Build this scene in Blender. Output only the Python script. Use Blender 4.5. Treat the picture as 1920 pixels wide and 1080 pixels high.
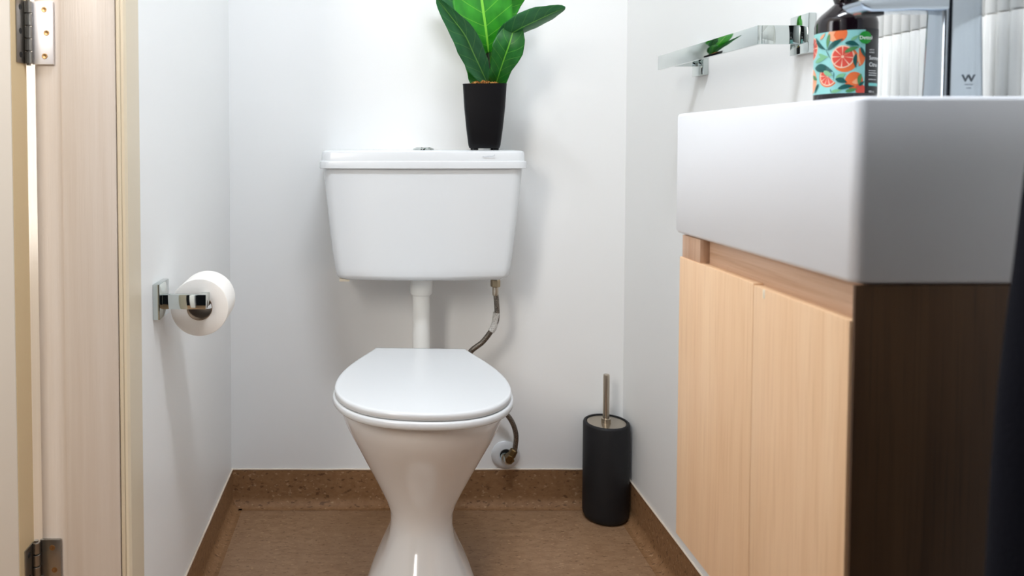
import bpy, bmesh, math, random
from mathutils import Vector, Matrix
random.seed(7)
C = bpy.context.scene.collection
for o in list(bpy.data.objects): bpy.data.objects.remove(o)
PI = math.pi
# ------------------------------------------------------------------ camera
F, CAMH, PX, PY, PITCH = 1400.0, 0.935, 703.0, 319.0, math.radians(2)
cd = bpy.data.cameras.new('camera'); cam = bpy.data.objects.new('camera', cd); C.objects.link(cam)
cam.location = (0, 0, CAMH); cam.rotation_euler = (PI/2 - PITCH, 0, 0)
cd.sensor_width = 36; cd.lens = F/1920*36
cd.shift_x = (960-PX)/1920; cd.shift_y = -(540-PY)/1920
cd.clip_start = 0.02
cd.dof.use_dof = True; cd.dof.focus_distance = 1.45; cd.dof.aperture_fstop = 6.3
bpy.context.scene.camera = cam
# ------------------------------------------------------------------ world, lights, exposure
wd = bpy.data.worlds.new('world'); bpy.context.scene.world = wd; wd.use_nodes = True
bg = wd.node_tree.nodes['Background']; bg.inputs[0].default_value = (0.75, 0.8, 0.9, 1); bg.inputs[1].default_value = 0.01
vs = bpy.context.scene.view_settings
vs.view_transform = 'Standard'; vs.look = 'None'; vs.exposure = 0.0; vs.gamma = 1; vs.use_curve_mapping = False
def area(name, loc, target, sx, sy, power, col):
    l = bpy.data.lights.new(name, 'AREA'); l.shape = 'RECTANGLE'; l.size = sx; l.size_y = sy; l.energy = power; l.color = col
    o = bpy.data.objects.new(name, l); C.objects.link(o); o.location = loc
    o.rotation_euler = (Vector(target)-Vector(loc)).to_track_quat('-Z', 'Y').to_euler()
    return o
area('ceiling_lamp', (0.12, 0.71, 2.38), (0.12, 0.80, 0), 0.6, 0.2, 22, (0.87, 0.92, 1.0))
area('hall_daylight', (-1.6, 0.80, 1.5), (0.2, 1.0, 0.9), 0.42, 1.4, 14, (0.96, 0.97, 1.0))
area('hall_lamp', (-0.98, -0.5, 1.8), (-0.1, 1.2, 0.9), 0.4, 0.8, 22.5, (1.0, 0.94, 0.87))
area('hall_window', (-1.7, 1.36, 1.4), (-0.5, 1.09, 1.2), 0.4, 1.6, 30, (1.0, 0.96, 0.88))

def W(px, py, Y=None, Z=None):
    """photo reading -> world point on the plane Y or Z"""
    u = (px-PX)/F; v = -(py-PY)/F
    d = (u, math.cos(PITCH)+v*math.sin(PITCH), -math.sin(PITCH)+v*math.cos(PITCH))
    t = (Y/d[1]) if Y is not None else (Z-CAMH)/d[2]
    return Vector((d[0]*t, d[1]*t, CAMH+d[2]*t))

# ------------------------------------------------------------------ materials
def s2l(c):
    return tuple(((x/255)/12.92 if x/255 <= .04045 else ((x/255+.055)/1.055)**2.4) for x in c)
def mat(name, rgb, rough=.5, metal=0, spec=.5, coat=0, lin=False, bump=None, vary=None, emit=None, trans=0, sss=0):
    """bump=(scale xyz, strength, distance); vary=(rgb2, scale xyz, contrast lo, hi)"""
    m = bpy.data.materials.new(name); m.use_nodes = True
    nt = m.node_tree; N = nt.nodes; L = nt.links; b = N['Principled BSDF']
    col = (*(rgb if lin else s2l(rgb)), 1)
    b.inputs['Base Color'].default_value = col; b.inputs['Roughness'].default_value = rough
    b.inputs['Metallic'].default_value = metal; b.inputs['Specular IOR Level'].default_value = spec
    b.inputs['Coat Weight'].default_value = coat; b.inputs['Coat Roughness'].default_value = .05
    if sss:
        b.inputs['Subsurface Weight'].default_value = sss; b.inputs['Subsurface Scale'].default_value = .003
    tc = N.new('ShaderNodeTexCoord')
    def noise(scale, detail=6, rough=.6):
        mp = N.new('ShaderNodeMapping'); mp.inputs['Scale'].default_value = scale
        L.new(tc.outputs['Object'], mp.inputs['Vector'])
        n = N.new('ShaderNodeTexNoise'); n.inputs['Scale'].default_value = 1; n.inputs['Detail'].default_value = detail
        n.inputs['Roughness'].default_value = rough
        L.new(mp.outputs[0], n.inputs['Vector']); return n
    if vary:
        n = noise(vary[1]); r = N.new('ShaderNodeValToRGB')
        r.color_ramp.elements[0].position = vary[2]; r.color_ramp.elements[1].position = vary[3]
        r.color_ramp.elements[0].color = col; r.color_ramp.elements[1].color = (*s2l(vary[0]), 1)
        L.new(n.outputs[0], r.inputs[0]); L.new(r.outputs[0], b.inputs['Base Color'])
    if bump:
        n = noise(bump[0]); bp = N.new('ShaderNodeBump'); bp.inputs['Strength'].default_value = bump[1]
        bp.inputs['Distance'].default_value = bump[2]
        L.new(n.outputs[0], bp.inputs['Height']); L.new(bp.outputs[0], b.inputs['Normal'])
    return m
def wood(name, dark, mid, light, rough=.45, seed=0, s=1, flat=False):
    m = mat(name, mid, rough, spec=.4); nt = m.node_tree; N = nt.nodes; L = nt.links; b = N['Principled BSDF']
    tc = [n for n in N if n.type == 'TEX_COORD'][0]
    def nz(scale, off, det):
        mp = N.new('ShaderNodeMapping'); mp.inputs['Scale'].default_value = (scale[0], scale[2], scale[1]) if flat else scale; mp.inputs['Location'].default_value = (seed+off, off, 0)
        L.new(tc.outputs['Object'], mp.inputs['Vector'])
        n = N.new('ShaderNodeTexNoise'); n.inputs['Scale'].default_value = 1; n.inputs['Detail'].default_value = det; n.inputs['Distortion'].default_value = 1.6 if flat else .3
        L.new(mp.outputs[0], n.inputs['Vector']); return n
    a = nz((45*s, 45*s, 2.2), 0, 5); f = nz((420*s, 420*s, 9), 5, 3)
    r = N.new('ShaderNodeValToRGB'); r.color_ramp.elements[0].position = .3; r.color_ramp.elements[1].position = .72
    r.color_ramp.elements[0].color = (*s2l(mid), 1); r.color_ramp.elements[1].color = (*s2l(light), 1)
    L.new(a.outputs[0], r.inputs[0])
    r2 = N.new('ShaderNodeValToRGB'); r2.color_ramp.elements[0].position = .28; r2.color_ramp.elements[1].position = .5
    r2.color_ramp.elements[0].color = (*s2l(dark), 1); r2.color_ramp.elements[1].color = (1, 1, 1, 1)
    L.new(f.outputs[0], r2.inputs[0])
    mx = N.new('ShaderNodeMix'); mx.data_type = 'RGBA'; mx.blend_type = 'MULTIPLY'; mx.inputs[0].default_value = .24
    L.new(r.outputs[0], mx.inputs[6]); L.new(r2.outputs[0], mx.inputs[7]); L.new(mx.outputs[2], b.inputs['Base Color'])
    bp = N.new('ShaderNodeBump'); bp.inputs['Strength'].default_value = .15; bp.inputs['Distance'].default_value = .0005
    L.new(f.outputs[0], bp.inputs['Height']); L.new(bp.outputs[0], b.inputs['Normal'])
    return m
M = {}
M['wall'] = mat('wall_paint', (243, 244, 243), .42, spec=.35, bump=((60, 60, 60), .05, .001))
M['ceil'] = mat('ceiling_paint', (240, 240, 240), .7)
M['sealant'] = mat('sealant', (222, 208, 190), .5)
M['caulk'] = mat('caulk', (240, 238, 230), .5)
def vinyl(name, stretch, dark, a, c, strength=.62, sp=.1):
    m = mat(name, a, .42, spec=.4, vary=(c, stretch, .35, .7), bump=((300, 300, 300), .12, .0006))
    nt = m.node_tree; N = nt.nodes; L = nt.links; b = N['Principled BSDF']
    src = b.inputs['Base Color'].links[0].from_socket
    tc = [n for n in N if n.type == 'TEX_COORD'][0]
    out = src
    for sc, lo, hi, colr, loc in (((70, 150, 120), .60, .68, dark, 3), ((90, 190, 140), .62, .70, (186, 152, 116), 11)):
        mp = N.new('ShaderNodeMapping'); mp.inputs['Scale'].default_value = sc; mp.inputs['Location'].default_value = (loc, loc, loc)
        L.new(tc.outputs['Object'], mp.inputs['Vector'])
        n = N.new('ShaderNodeTexNoise'); n.inputs['Scale'].default_value = 1; n.inputs['Detail'].default_value = 3
        L.new(mp.outputs[0], n.inputs['Vector'])
        r = N.new('ShaderNodeValToRGB'); r.color_ramp.elements[0].position = lo; r.color_ramp.elements[1].position = hi
        r.color_ramp.elements[0].color = (0, 0, 0, 1); r.color_ramp.elements[1].color = (strength, strength, strength, 1)
        L.new(n.outputs[0], r.inputs[0])
        mx = N.new('ShaderNodeMix'); mx.data_type = 'RGBA'
        L.new(r.outputs[0], mx.inputs[0]); L.new(out, mx.inputs[6]); mx.inputs[7].default_value = (*s2l(colr), 1)
        out = mx.outputs[2]
    L.new(out, b.inputs['Base Color'])
    return m
M['vinyl'] = vinyl('speckled_vinyl_floor', (30, 60, 60), (100, 70, 46), (140, 108, 80), (158, 126, 96))
M['cove'] = vinyl('speckled_vinyl_skirting', (60, 60, 90), (78, 50, 28), (134, 98, 64), (150, 112, 77), .7)
M['cove'].node_tree.nodes['Principled BSDF'].inputs['Roughness'].default_value = .65
M['frame'] = mat('painted_timber', (222, 211, 200), .28, spec=.5, vary=((212, 198, 184), (60, 60, 2.0), .3, .75), bump=((330, 330, 7), .35, .0012))
M['frame2'] = mat('painted_architrave', (222, 208, 182), .35, spec=.4, bump=((160, 160, 5), .1, .0008))
M['cream'] = mat('cream_paint', (240, 230, 208), .45)
M['door'] = mat('door_paint', (222, 214, 202), .5, bump=((90, 90, 30), .08, .0006))
M['dooredge'] = mat('door_edge_paint', (205, 182, 142), .5, bump=((200, 200, 8), .15, .0006))
M['ceramic'] = mat('white_ceramic', (238, 237, 236), .12, spec=.5, coat=.3)
M['basin'] = mat('basin_ceramic', (236, 239, 243), .3, spec=.35)
M['plastic'] = mat('white_plastic', (221, 224, 226), .22, spec=.5)
M['pipe'] = mat('white_pipe_plastic', (236, 236, 232), .35)
M['chrome'] = mat('chrome', (204, 211, 209), .05, metal=1)
M['satin'] = mat('brushed_steel', (185, 175, 160), .28, metal=1)
M['chrome2'] = mat('tap_chrome', (178, 188, 198), .16, metal=1)
M['steel_dark'] = mat('worn_hinge_steel', (150, 146, 140), .3, metal=1, bump=((300, 300, 300), .1, .0005))
M['screw'] = mat('screw_brass', (150, 120, 85), .35, metal=1)
M['black'] = mat('black_slot', (15, 13, 12), .6)
M['brass'] = mat('brass_fitting', (118, 98, 66), .35, metal=1)
M['nickel'] = mat('nickel_nut', (165, 150, 125), .35, metal=1)
M['paper'] = mat('toilet_paper', (246, 242, 236), .95, spec=.1, bump=((500, 500, 500), .2, .0006))
M['core'] = mat('cardboard_core', (150, 128, 105), .8)
M['pot'] = mat('black_pot', (9, 9, 13), .4, spec=.25)
M['moss'] = mat('dry_moss', (186, 120, 50), .9, vary=((120, 70, 30), (200, 200, 200), .4, .6))
M['moss2'] = mat('dry_moss_pale', (212, 160, 85), .9)
M['stem'] = mat('plant_stem', (58, 66, 40), .6)
M['brush'] = mat('matt_black_holder', (24, 25, 28), .55, spec=.35)
M['bottle'] = mat('dark_bottle', (20, 10, 16), .12, spec=.6)
M['pump'] = mat('black_pump', (16, 14, 16), .35)
M['towel'] = mat('black_towel_cloth', (18, 19, 26), .95, spec=.1, bump=((400, 400, 400), .5, .002))
M['tile'] = mat('white_glazed_tile', (240, 240, 236), .10, spec=.5)
M['grout'] = mat('grout', (236, 235, 230), .9)
M['oak'] = wood('light_oak_veneer', (196, 160, 120), (231, 191, 150), (239, 203, 164))
M['oakstile'] = wood('limed_oak_stile', (140, 98, 72), (190, 148, 116), (218, 186, 160), s=1.4)
M['oakrail'] = wood('limed_oak_rail', (150, 110, 84), (196, 156, 124), (218, 186, 160), s=2.2, flat=True)
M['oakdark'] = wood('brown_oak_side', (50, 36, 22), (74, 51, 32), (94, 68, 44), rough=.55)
M['mark'] = mat('grey_mark', (196, 202, 210), .4)
M['etched'] = mat('etched_grey', (84, 92, 100), .6)

def leafmat(name, base, light, vein):
    m = mat(name, base, .38, spec=.45); nt = m.node_tree; N = nt.nodes; L = nt.links; b = N['Principled BSDF']
    uv = N.new('ShaderNodeUVMap'); sx = N.new('ShaderNodeSeparateXYZ'); L.new(uv.outputs[0], sx.inputs[0])
    def mth(op, a, bb=None, c=None):
        n = N.new('ShaderNodeMath'); n.operation = op
        for i, x in enumerate((a, bb, c)):
            if x is None: continue
            if isinstance(x, (int, float)): n.inputs[i].default_value = x
            else: L.new(x, n.inputs[i])
        return n.outputs[0]
    d = mth('ABSOLUTE', mth('SUBTRACT', sx.outputs[0], .5))
    mid = mth('LESS_THAN', d, .022)
    k = mth('FRACT', mth('MULTIPLY', mth('SUBTRACT', sx.outputs[1], mth('MULTIPLY', d, .38)), 7.0))
    side = mth('MULTIPLY', mth('LESS_THAN', k, .055), .45)
    v = mth('MAXIMUM', mid, side)
    n = N.new('ShaderNodeTexNoise'); n.inputs['Scale'].default_value = 5; L.new(uv.outputs[0], n.inputs['Vector'])
    r = N.new('ShaderNodeValToRGB'); r.color_ramp.elements[0].position = .3; r.color_ramp.elements[1].position = .7
    r.color_ramp.elements[0].color = (*s2l(base), 1); r.color_ramp.elements[1].color = (*s2l(light), 1)
    L.new(n.outputs[0], r.inputs[0])
    mx = N.new('ShaderNodeMix'); mx.data_type = 'RGBA'
    L.new(v, mx.inputs[0]); L.new(r.outputs[0], mx.inputs[6]); mx.inputs[7].default_value = (*s2l(vein), 1)
    L.new(mx.outputs[2], b.inputs['Base Color'])
    bp = N.new('ShaderNodeBump'); bp.inputs['Strength'].default_value = .5; bp.inputs['Distance'].default_value = .001; bp.invert = True
    L.new(v, bp.inputs['Height']); L.new(bp.outputs[0], b.inputs['Normal'])
    tr = N.new('ShaderNodeBsdfTranslucent'); tr.inputs[0].default_value = (*s2l((60, 190, 40)), 1)
    ms = N.new('ShaderNodeMixShader'); ms.inputs[0].default_value = .25
    out = [x for x in N if x.type == 'OUTPUT_MATERIAL'][0]
    L.new(b.outputs[0], ms.inputs[1]); L.new(tr.outputs[0], ms.inputs[2]); L.new(ms.outputs[0], out.inputs[0])
    return m
M['leaf1'] = leafmat('leaf_bright', (30, 128, 22), (58, 168, 34), (140, 225, 70))
M['leaf2'] = leafmat('leaf_deep', (22, 92, 30), (38, 118, 44), (110, 190, 60))
M['leaf3'] = leafmat('leaf_blue_green', (40, 96, 60), (58, 120, 76), (120, 190, 90))
# hose: fine braid
M['hose'] = mat('braided_steel_hose', (150, 142, 132), .38, metal=1, vary=((60, 56, 54), (900, 900, 500), .45, .6), bump=((900, 900, 600), .6, .0008))
M['sleeve'] = mat('hose_clear_tag', (205, 203, 198), .3, vary=((120, 118, 116), (400, 400, 400), .5, .65))

# ------------------------------------------------------------------ mesh helpers
ROOT = {}
def thing(name, label, cat, loc=(0, 0, 0), group=None, kind=None):
    o = bpy.data.objects.new(name, None); C.objects.link(o); o.location = loc; o.empty_display_size = .05
    if label: o['label'] = label
    if cat: o['category'] = cat
    if group: o['group'] = group
    if kind: o['kind'] = kind
    ROOT[o] = Vector(loc); return o
def obj(name, bm, mats, parent=None, label=None, kind=None, ang=35, smooth=True):
    """bm in WORLD coordinates; children are stored relative to their thing's base"""
    off = ROOT.get(parent, Vector((0, 0, 0)))
    bmesh.ops.recalc_face_normals(bm, faces=bm.faces)
    if off.length: bmesh.ops.translate(bm, vec=-off, verts=bm.verts)
    me = bpy.data.meshes.new(name); bm.to_mesh(me); bm.free()
    for m in (mats if isinstance(mats, (list, tuple)) else [mats]): me.materials.append(m)
    if smooth:
        for p in me.polygons: p.use_smooth = True
        me.set_sharp_from_angle(angle=math.radians(ang))
    o = bpy.data.objects.new(name, me); C.objects.link(o)
    if parent: o.parent = parent
    ROOT[o] = off.copy()
    if label: o['label'] = label
    if kind: o['kind'] = kind
    return o
def box(bm, a, b, bev=0, seg=2):
    x0, x1 = sorted((a[0], b[0])); y0, y1 = sorted((a[1], b[1])); z0, z1 = sorted((a[2], b[2]))
    r = bmesh.ops.create_cube(bm, size=1); vs_ = r['verts']
    bmesh.ops.scale(bm, vec=(x1-x0, y1-y0, z1-z0), verts=vs_)
    bmesh.ops.translate(bm, vec=((x0+x1)/2, (y0+y1)/2, (z0+z1)/2), verts=vs_)
    if bev:
        es = list({e for v in vs_ for e in v.link_edges})
        bmesh.ops.bevel(bm, geom=es, offset=bev, segments=seg, profile=.5, affect='EDGES')
    return bm
def B(a, b, bev=0, seg=2): return box(bmesh.new(), a, b, bev, seg)
def loft(bm, rings, cap0=True, cap1=True):
    vr = [[bm.verts.new(p) for p in r] for r in rings]; n = len(vr[0])
    for i in range(len(vr)-1):
        for k in range(n):
            bm.faces.new((vr[i][k], vr[i][(k+1) % n], vr[i+1][(k+1) % n], vr[i+1][k]))
    if cap0: bm.faces.new(vr[0][::-1])
    if cap1: bm.faces.new(vr[-1])
    return bm
def rrect(cx, cy, hx, hy, r, z, n=6):
    r = min(r, hx*.999, hy*.999); pts = []
    for k, (sx, sy) in enumerate(((1, 1), (-1, 1), (-1, -1), (1, -1))):
        for j in range(n+1):
            a = (k*90 + j*90/n)*PI/180
            pts.append(Vector((cx+sx*(hx-r)+r*math.cos(a), cy+sy*(hy-r)+r*math.sin(a), z)))
    return pts
def circ(c, axis, r, n=32):
    ax = Vector(axis).normalized(); u = ax.orthogonal().normalized(); v = ax.cross(u)
    return [Vector(c)+u*(r*math.cos(2*PI*i/n))+v*(r*math.sin(2*PI*i/n)) for i in range(n)]
def revolve(bm, base, axis, prof, n=40, cap0=True, cap1=True):
    """prof: list of (distance along axis, radius)"""
    ax = Vector(axis).normalized()
    return loft(bm, [circ(Vector(base)+ax*d, ax, max(r, 1e-5), n) for d, r in prof], cap0, cap1)
def tube(bm, pts, r, n=14, cap=True):
    pts = [Vector(p) for p in pts]; rings = []
    t0 = (pts[1]-pts[0]).normalized(); u = t0.orthogonal().normalized()
    for i, p in enumerate(pts):
        t = (pts[min(i+1, len(pts)-1)]-pts[max(i-1, 0)]).normalized()
        u = (u - t*u.dot(t)).normalized(); v = t.cross(u)
        rr = r[i] if isinstance(r, list) else r
        rings.append([p+u*(rr*math.cos(2*PI*k/n))+v*(rr*math.sin(2*PI*k/n)) for k in range(n)])
    return loft(bm, rings, cap, cap)
def spline(P, n=12):
    P = [Vector(p) for p in P]; out = []
    for i in range(len(P)-1):
        p0 = P[max(i-1, 0)]; p1 = P[i]; p2 = P[i+1]; p3 = P[min(i+2, len(P)-1)]
        for k in range(n):
            t = k/n
            out.append(.5*((2*p1)+(p2-p0)*t+(2*p0-5*p1+4*p2-p3)*t*t+(3*p1-p0-3*p2+p3)*t**3))
    out.append(P[-1]); return out
def lerp(tab, x):
    for (a, b), (c, d) in zip(tab, tab[1:]):
        if x <= c: return b+(d-b)*(x-a)/(c-a) if x >= a else b
    return tab[-1][1]
def text_mesh(s, size, extrude=0, offset=0, spacing=1):
    cu = bpy.data.curves.new('t', 'FONT'); cu.body = s; cu.size = size; cu.extrude = extrude; cu.offset = offset; cu.resolution_u = 3
    cu.space_character = spacing
    o = bpy.data.objects.new('t', cu); C.objects.link(o)
    dg = bpy.context.evaluated_depsgraph_get(); me = bpy.data.meshes.new_from_object(o.evaluated_get(dg))
    bpy.data.objects.remove(o); bpy.data.curves.remove(cu)
    return me

# ------------------------------------------------------------------ room shell
XL, XR, YB = -0.371, 0.640, 1.905
YJ = 1.068                       # face of the far door jamb
ZC = 2.42
def struct(name, bm, m, parent=None, **k): return obj(name, bm, m, parent, kind='structure', **k)
struct('floor', B((-2.2, -.35, -.05), (XR+.12, YB+.1, 0)), M['vinyl'], smooth=False)
struct('ceiling', B((-2.2, -.35, ZC), (XR+.12, YB+.1, ZC+.05)), M['ceil'], smooth=False)
struct('wall_back', B((XL-.11, YB, 0), (XR+.12, YB+.1, ZC)), M['wall'], smooth=False)
struct('wall_left', B((XL-.112, YJ+.03, 0), (XL, YB, ZC)), M['wall'], smooth=False)
wr = struct('wall_right', B((XR, -.35, 0), (XR+.12, YB, ZC)), M['wall'], smooth=False)
# near part of the left wall, beside and over the door opening
struct('wall_near', box(B((XL-.112, -.7, 0), (XL, .10, ZC)), (XL-.112, .10, 2.08), (XL, YJ+.03, ZC)), M['wall'], smooth=False)

# coved vinyl skirting with white sealant bead
SK = .094
def cove(p0, p1, nrm):
    """strip from p0 to p1 along a wall, nrm points into the room"""
    p0, p1, nrm = Vector(p0), Vector(p1), Vector(nrm); bm = bmesh.new(); t = .003; R = .024
    prof = [(0, SK), (t, SK), (t, R)] + [(t+R-R*math.cos(a*PI/16), R-R*math.sin(a*PI/16)) for a in range(1, 8)] + [(t+R+.004, .0006), (0, .0006)]
    rings = [[p+nrm*d+Vector((0, 0, z)) for d, z in prof] for p in (p0, p1)]
    return loft(bm, rings)
def bead(p0, p1, nrm):
    p0, p1, nrm = Vector(p0), Vector(p1), Vector(nrm); bm = bmesh.new(); n = 24; pts = []
    rr = random.Random(3)
    pts = [p0.lerp(p1, i/n)+nrm*.0022+Vector((0, 0, SK+.0005+rr.uniform(-.0006, .0006))) for i in range(n+1)]
    return tube(bm, pts, .0022, 6)
for nm, a, b, n in (('baseboard_back', (XL, YB, 0), (XR, YB, 0), (0, -1, 0)),
                    ('baseboard_left', (XL, YB, 0), (XL, YJ+.06, 0), (1, 0, 0)),
                    ('baseboard_right', (XR, YB, 0), (XR, -.34, 0), (-1, 0, 0))):
    s = struct(nm, cove(a, b, n), M['cove'], ang=25)
    obj('sealant', bead(a, b, n), M['sealant'], s)

# door frame: lining, stop, bead (trim_1) and architrave (trim_2)
xj0 = W(70, 500, Y=YJ)[0]; xs = W(120, 500, Y=YJ)[0]; xj1 = W(220, 500, Y=YJ)[0]
t1 = thing('trim_1', 'pinkish cream painted timber door lining with the two hinges', 'door frame', (xj0, YJ, 0), kind='structure')
bm = bmesh.new(); R = .028
pr = [(xj0-R, YJ+.003+R)] + [(xj0, YJ+.003), (xj1, YJ+.003), (xj1, YJ+.03), (xj0-R, YJ+.04)]
loft(bm, [[Vector((x, y, 0)) for x, y in pr], [Vector((x, y, 2.08)) for x, y in pr]])
obj('lining', bm, M['frame'], t1)
obj('door_stop', B((xs, YJ-.0015, 0), (xj1, YJ+.004, 2.06), .0012), M['frame'], t1)
xb = W(229, 500, Y=YJ+.001)[0]
obj('edge_bead', B((xj1+.0006, YJ+.0015, 0), (xb, YJ+.02, 2.08), .002), M['frame2'], t1)
bm = bmesh.new(); x1 = XL+.0145; y1 = YJ+.078; R = .013
pr = [(xb+.0004, YJ+.004), (x1-.003, YJ+.004), (x1, YJ+.008), (x1, y1-R-.02), (x1-.001, y1-R-.01)] + [(x1-.001-R*(1-math.cos(a)), y1-R+R*math.sin(a)) for a in (.4, .8, 1.2, 1.57)] + [(XL-.0, y1), (XL, YJ+.03), (xb+.0004, YJ+.03)]
loft(bm, [[Vector((x, y, 0)) for x, y in pr], [Vector((x, y, 2.13)) for x, y in pr]])
struct('trim_2', bm, M['frame2'], ang=20)
bpy.data.objects['trim_2']['label'] = 'beige rounded architrave beside the door lining on left wall'
# the door, swung open into the hall
xd = W(56, 500, Y=YJ-.002)[0]
dr = thing('door_1', 'cream painted door standing open at the left edge', 'door', (xd, YJ-.026, 0), kind='structure')
bm = bmesh.new(); yd0 = YJ-.047; yd1 = YJ-.002
obj('door_leaf', B((xd-.92, yd0, .012), (xd-.001, yd1, 2.04), .002), M['door'], dr)
obj('door_edge', B((xd-.001, yd0+.0015, .014), (xd, yd1-.001, 2.038)), M['dooredge'], dr)
M['lit_hinge_leaf'] = mat('lit_steel_leaf', (250, 248, 250), .55, metal=1)  # near-white steel: a bright reflection put into the leaf's colour
def hinge(zc, h, lab, mt):
    xk = (xd+xj0)/2; yk = YJ-.006
    bm = bmesh.new(); n = 5; sh = h/n
    for k in range(n):
        revolve(bm, (xk, yk, zc-h/2+k*sh+.0006), (0, 0, 1), [(0, .0045), (.0006, .0055), (sh-.0018, .0055), (sh-.0012, .0045)], 20)
    revolve(bm, (xk, yk, zc-h/2-.002), (0, 0, 1), [(0, .003), (h+.004, .003)], 12)
    hg = obj('hinge', bm, M['steel_dark'], dr, label=lab)
    wj = W(100, 60, Y=YJ)[0]
    obj('hinge_leaf', B((xk+.003, YJ-.0018, zc-h/2), (wj, YJ+.0025, zc+h/2), .0006), mt, hg)
    obj('hinge_leaf', B((xd-.0005, YJ-.033, zc-h/2), (xd+.0016, yk-.002, zc+h/2), .0005), M['steel_dark'], hg)
    for k, dz in enumerate((h*.37, 0, -h*.37)):
        cx = wj-.012+(.003 if k == 1 else 0)
        bm = revolve(bmesh.new(), (cx, YJ-.0015, zc+dz), (0, -1, 0), [(0, .0042), (.0008, .0040), (.0009, .003), (.0004, .0012)], 20)
        sc = obj('screw', bm, M['screw'], hg)
    for dz in (h*.37, 0, -h*.37):
        bm = revolve(bmesh.new(), (xd+.0015, YJ-.022, zc+dz), (1, 0, 0), [(0, .0042), (.0006, .0040), (.0007, .003), (.0003, .0012)], 20)
        obj('screw', bm, M['black'], hg)
zt = W(80, 3, Y=YJ)[2]; zb = W(80, 121, Y=YJ)[2]
hinge((zt+zb)/2, zt-zb, 'upper steel butt hinge, bright reflection painted into its leaf', M['lit_hinge_leaf'])
z2 = W(90, 1011, Y=YJ)[2]
hinge(z2-(zt-zb)/2, zt-zb, 'lower dull steel butt hinge', M['steel_dark'])

# ------------------------------------------------------------------ finger tiles on the right wall
bm = B((XR-.003, .30, .93), (XR+.001, .99, 1.50)); obj('grout', bm, M['grout'], wr, smooth=False)
zj = W(1645, 72, Y=.952)[2]; TH = .145; TW = .0155
bm = bmesh.new(); w2 = TW/2-.0006
prof = [(-w2, 0), (-w2, -.0042), (-w2*.72, -.0068), (-w2*.3, -.0078), (w2*.3, -.0078), (w2*.72, -.0068), (w2, -.0042), (w2, 0)]
def pr_ring(z, s=1, dx=0): return [Vector((XR+(x*s), y*s, z)) for y, x in prof]
loft(bm, [pr_ring(0.0009, .9), pr_ring(.0026), pr_ring(TH-.0026), pr_ring(TH-.0009, .9)])
for v in bm.verts: v.co.x = v.co.x if v.co.x < XR-.001 else XR-.0005
bmesh.ops.translate(bm, vec=(-XR, 0, 0), verts=bm.verts)
me = None
rt = random.Random(5)
for row in range(-1, 3):
    z = zj+row*TH
    for k in range(44):
        y = .985-TW/2-k*TW
        if y < .31: break
        if me is None:
            t = obj('tile', bm, M['tile'], wr, ang=60); me = t.data; t.location = (XR, y, z)
        else:
            t = bpy.data.objects.new('tile', me); C.objects.link(t); t.parent = wr; t.location = (XR, y, z)
        t.rotation_euler = (0, rt.uniform(-.004, .004), rt.uniform(-.02, .02))

# ------------------------------------------------------------------ cistern
cc = .1124; yf = 1.712
ct = thing('cistern', 'white plastic toilet cistern mounted on the back wall', 'cistern', (cc, 1.81, .62))
def dring(cx, hx, y0, y1, r, z, bow=.012, n=6, m=10):
    """cistern cross-section: flat back, slightly bowed front"""
    pts = [Vector((cx+hx, y1, z)), Vector((cx-hx, y1, z))]
    for j in range(n+1):
        a = PI+j*PI/2/n; pts.append(Vector((cx-hx+r+r*math.cos(a), y0+r+r*math.sin(a)+bow, z)))
    for i in range(1, m):
        t = -1+2*i/m; pts.append(Vector((cx+t*(hx-r), y0+bow*t*t, z)))
    for j in range(n+1):
        a = PI*1.5+j*PI/2/n; pts.append(Vector((cx+hx-r+r*math.cos(a), y0+r+r*math.sin(a)+bow, z)))
    return pts
bm = bmesh.new(); rings = []
zt_ = .880; zb_ = W(790, 529, Y=yf)[2]
for z, hx, dy, r in ((zb_, .150, .05, .02), (zb_+.0012, .186, .012, .02), (zb_+.006, .1985, .0035, .022), (zb_+.014, .2035, .0005, .024), (zb_+.03, .2065, 0, .026),
                     (zb_+.07, .2125, 0, .026), (zb_+.13, .2195, 0, .026), (zb_+.2, .2270, 0, .026), (zt_, .2325, 0, .026)):
    rings.append(dring(cc, hx, yf+dy, 1.9045, r, z))
loft(bm, rings); obj('tank', bm, M['plastic'], ct, ang=50)
bm = bmesh.new(); rings = []
for z, hx, dy in ((.8785, .2400, 0), (.8795, .2412, -.0012), (.8925, .2412, -.0012), (.895, .2405, -.0005), (.8962, .2375, .0025), (.9140, .2362, .0035), (.9175, .2345, .005), (.9195, .2310, .009), (.9205, .222, .018)):
    rings.append(dring(cc, hx, yf-.008+dy, 1.9042, .024, z, bow=.014))
loft(bm, rings); obj('cistern_lid', bm, M['plastic'], ct, ang=28)
# dual flush button
bx = W(794, 272, Y=1.80)[0]
bm = revolve(bmesh.new(), (bx, 1.80, .9203), (0, 0, 1), [(0, .0255), (.003, .0255), (.0048, .0235), (.0048, .021), (.004, .0205)], 40)
fb = obj('flush_button', bm, M['chrome'], ct, label='round chrome dual flush button')
for sx in (-1, 1):
    bm = bmesh.new(); n = 14
    pts = [Vector((bx+sx*(.0008+.0185*math.sin(a)), 1.80+.0190*math.cos(a), 0)) for a in [PI*i/n for i in range(n+1)]]
    loft(bm, [[p+Vector((0, 0, z)) for p in pts] for z in (.9240, .9268)])
    obj('button_half', bm, M['chrome'], fb)
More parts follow.
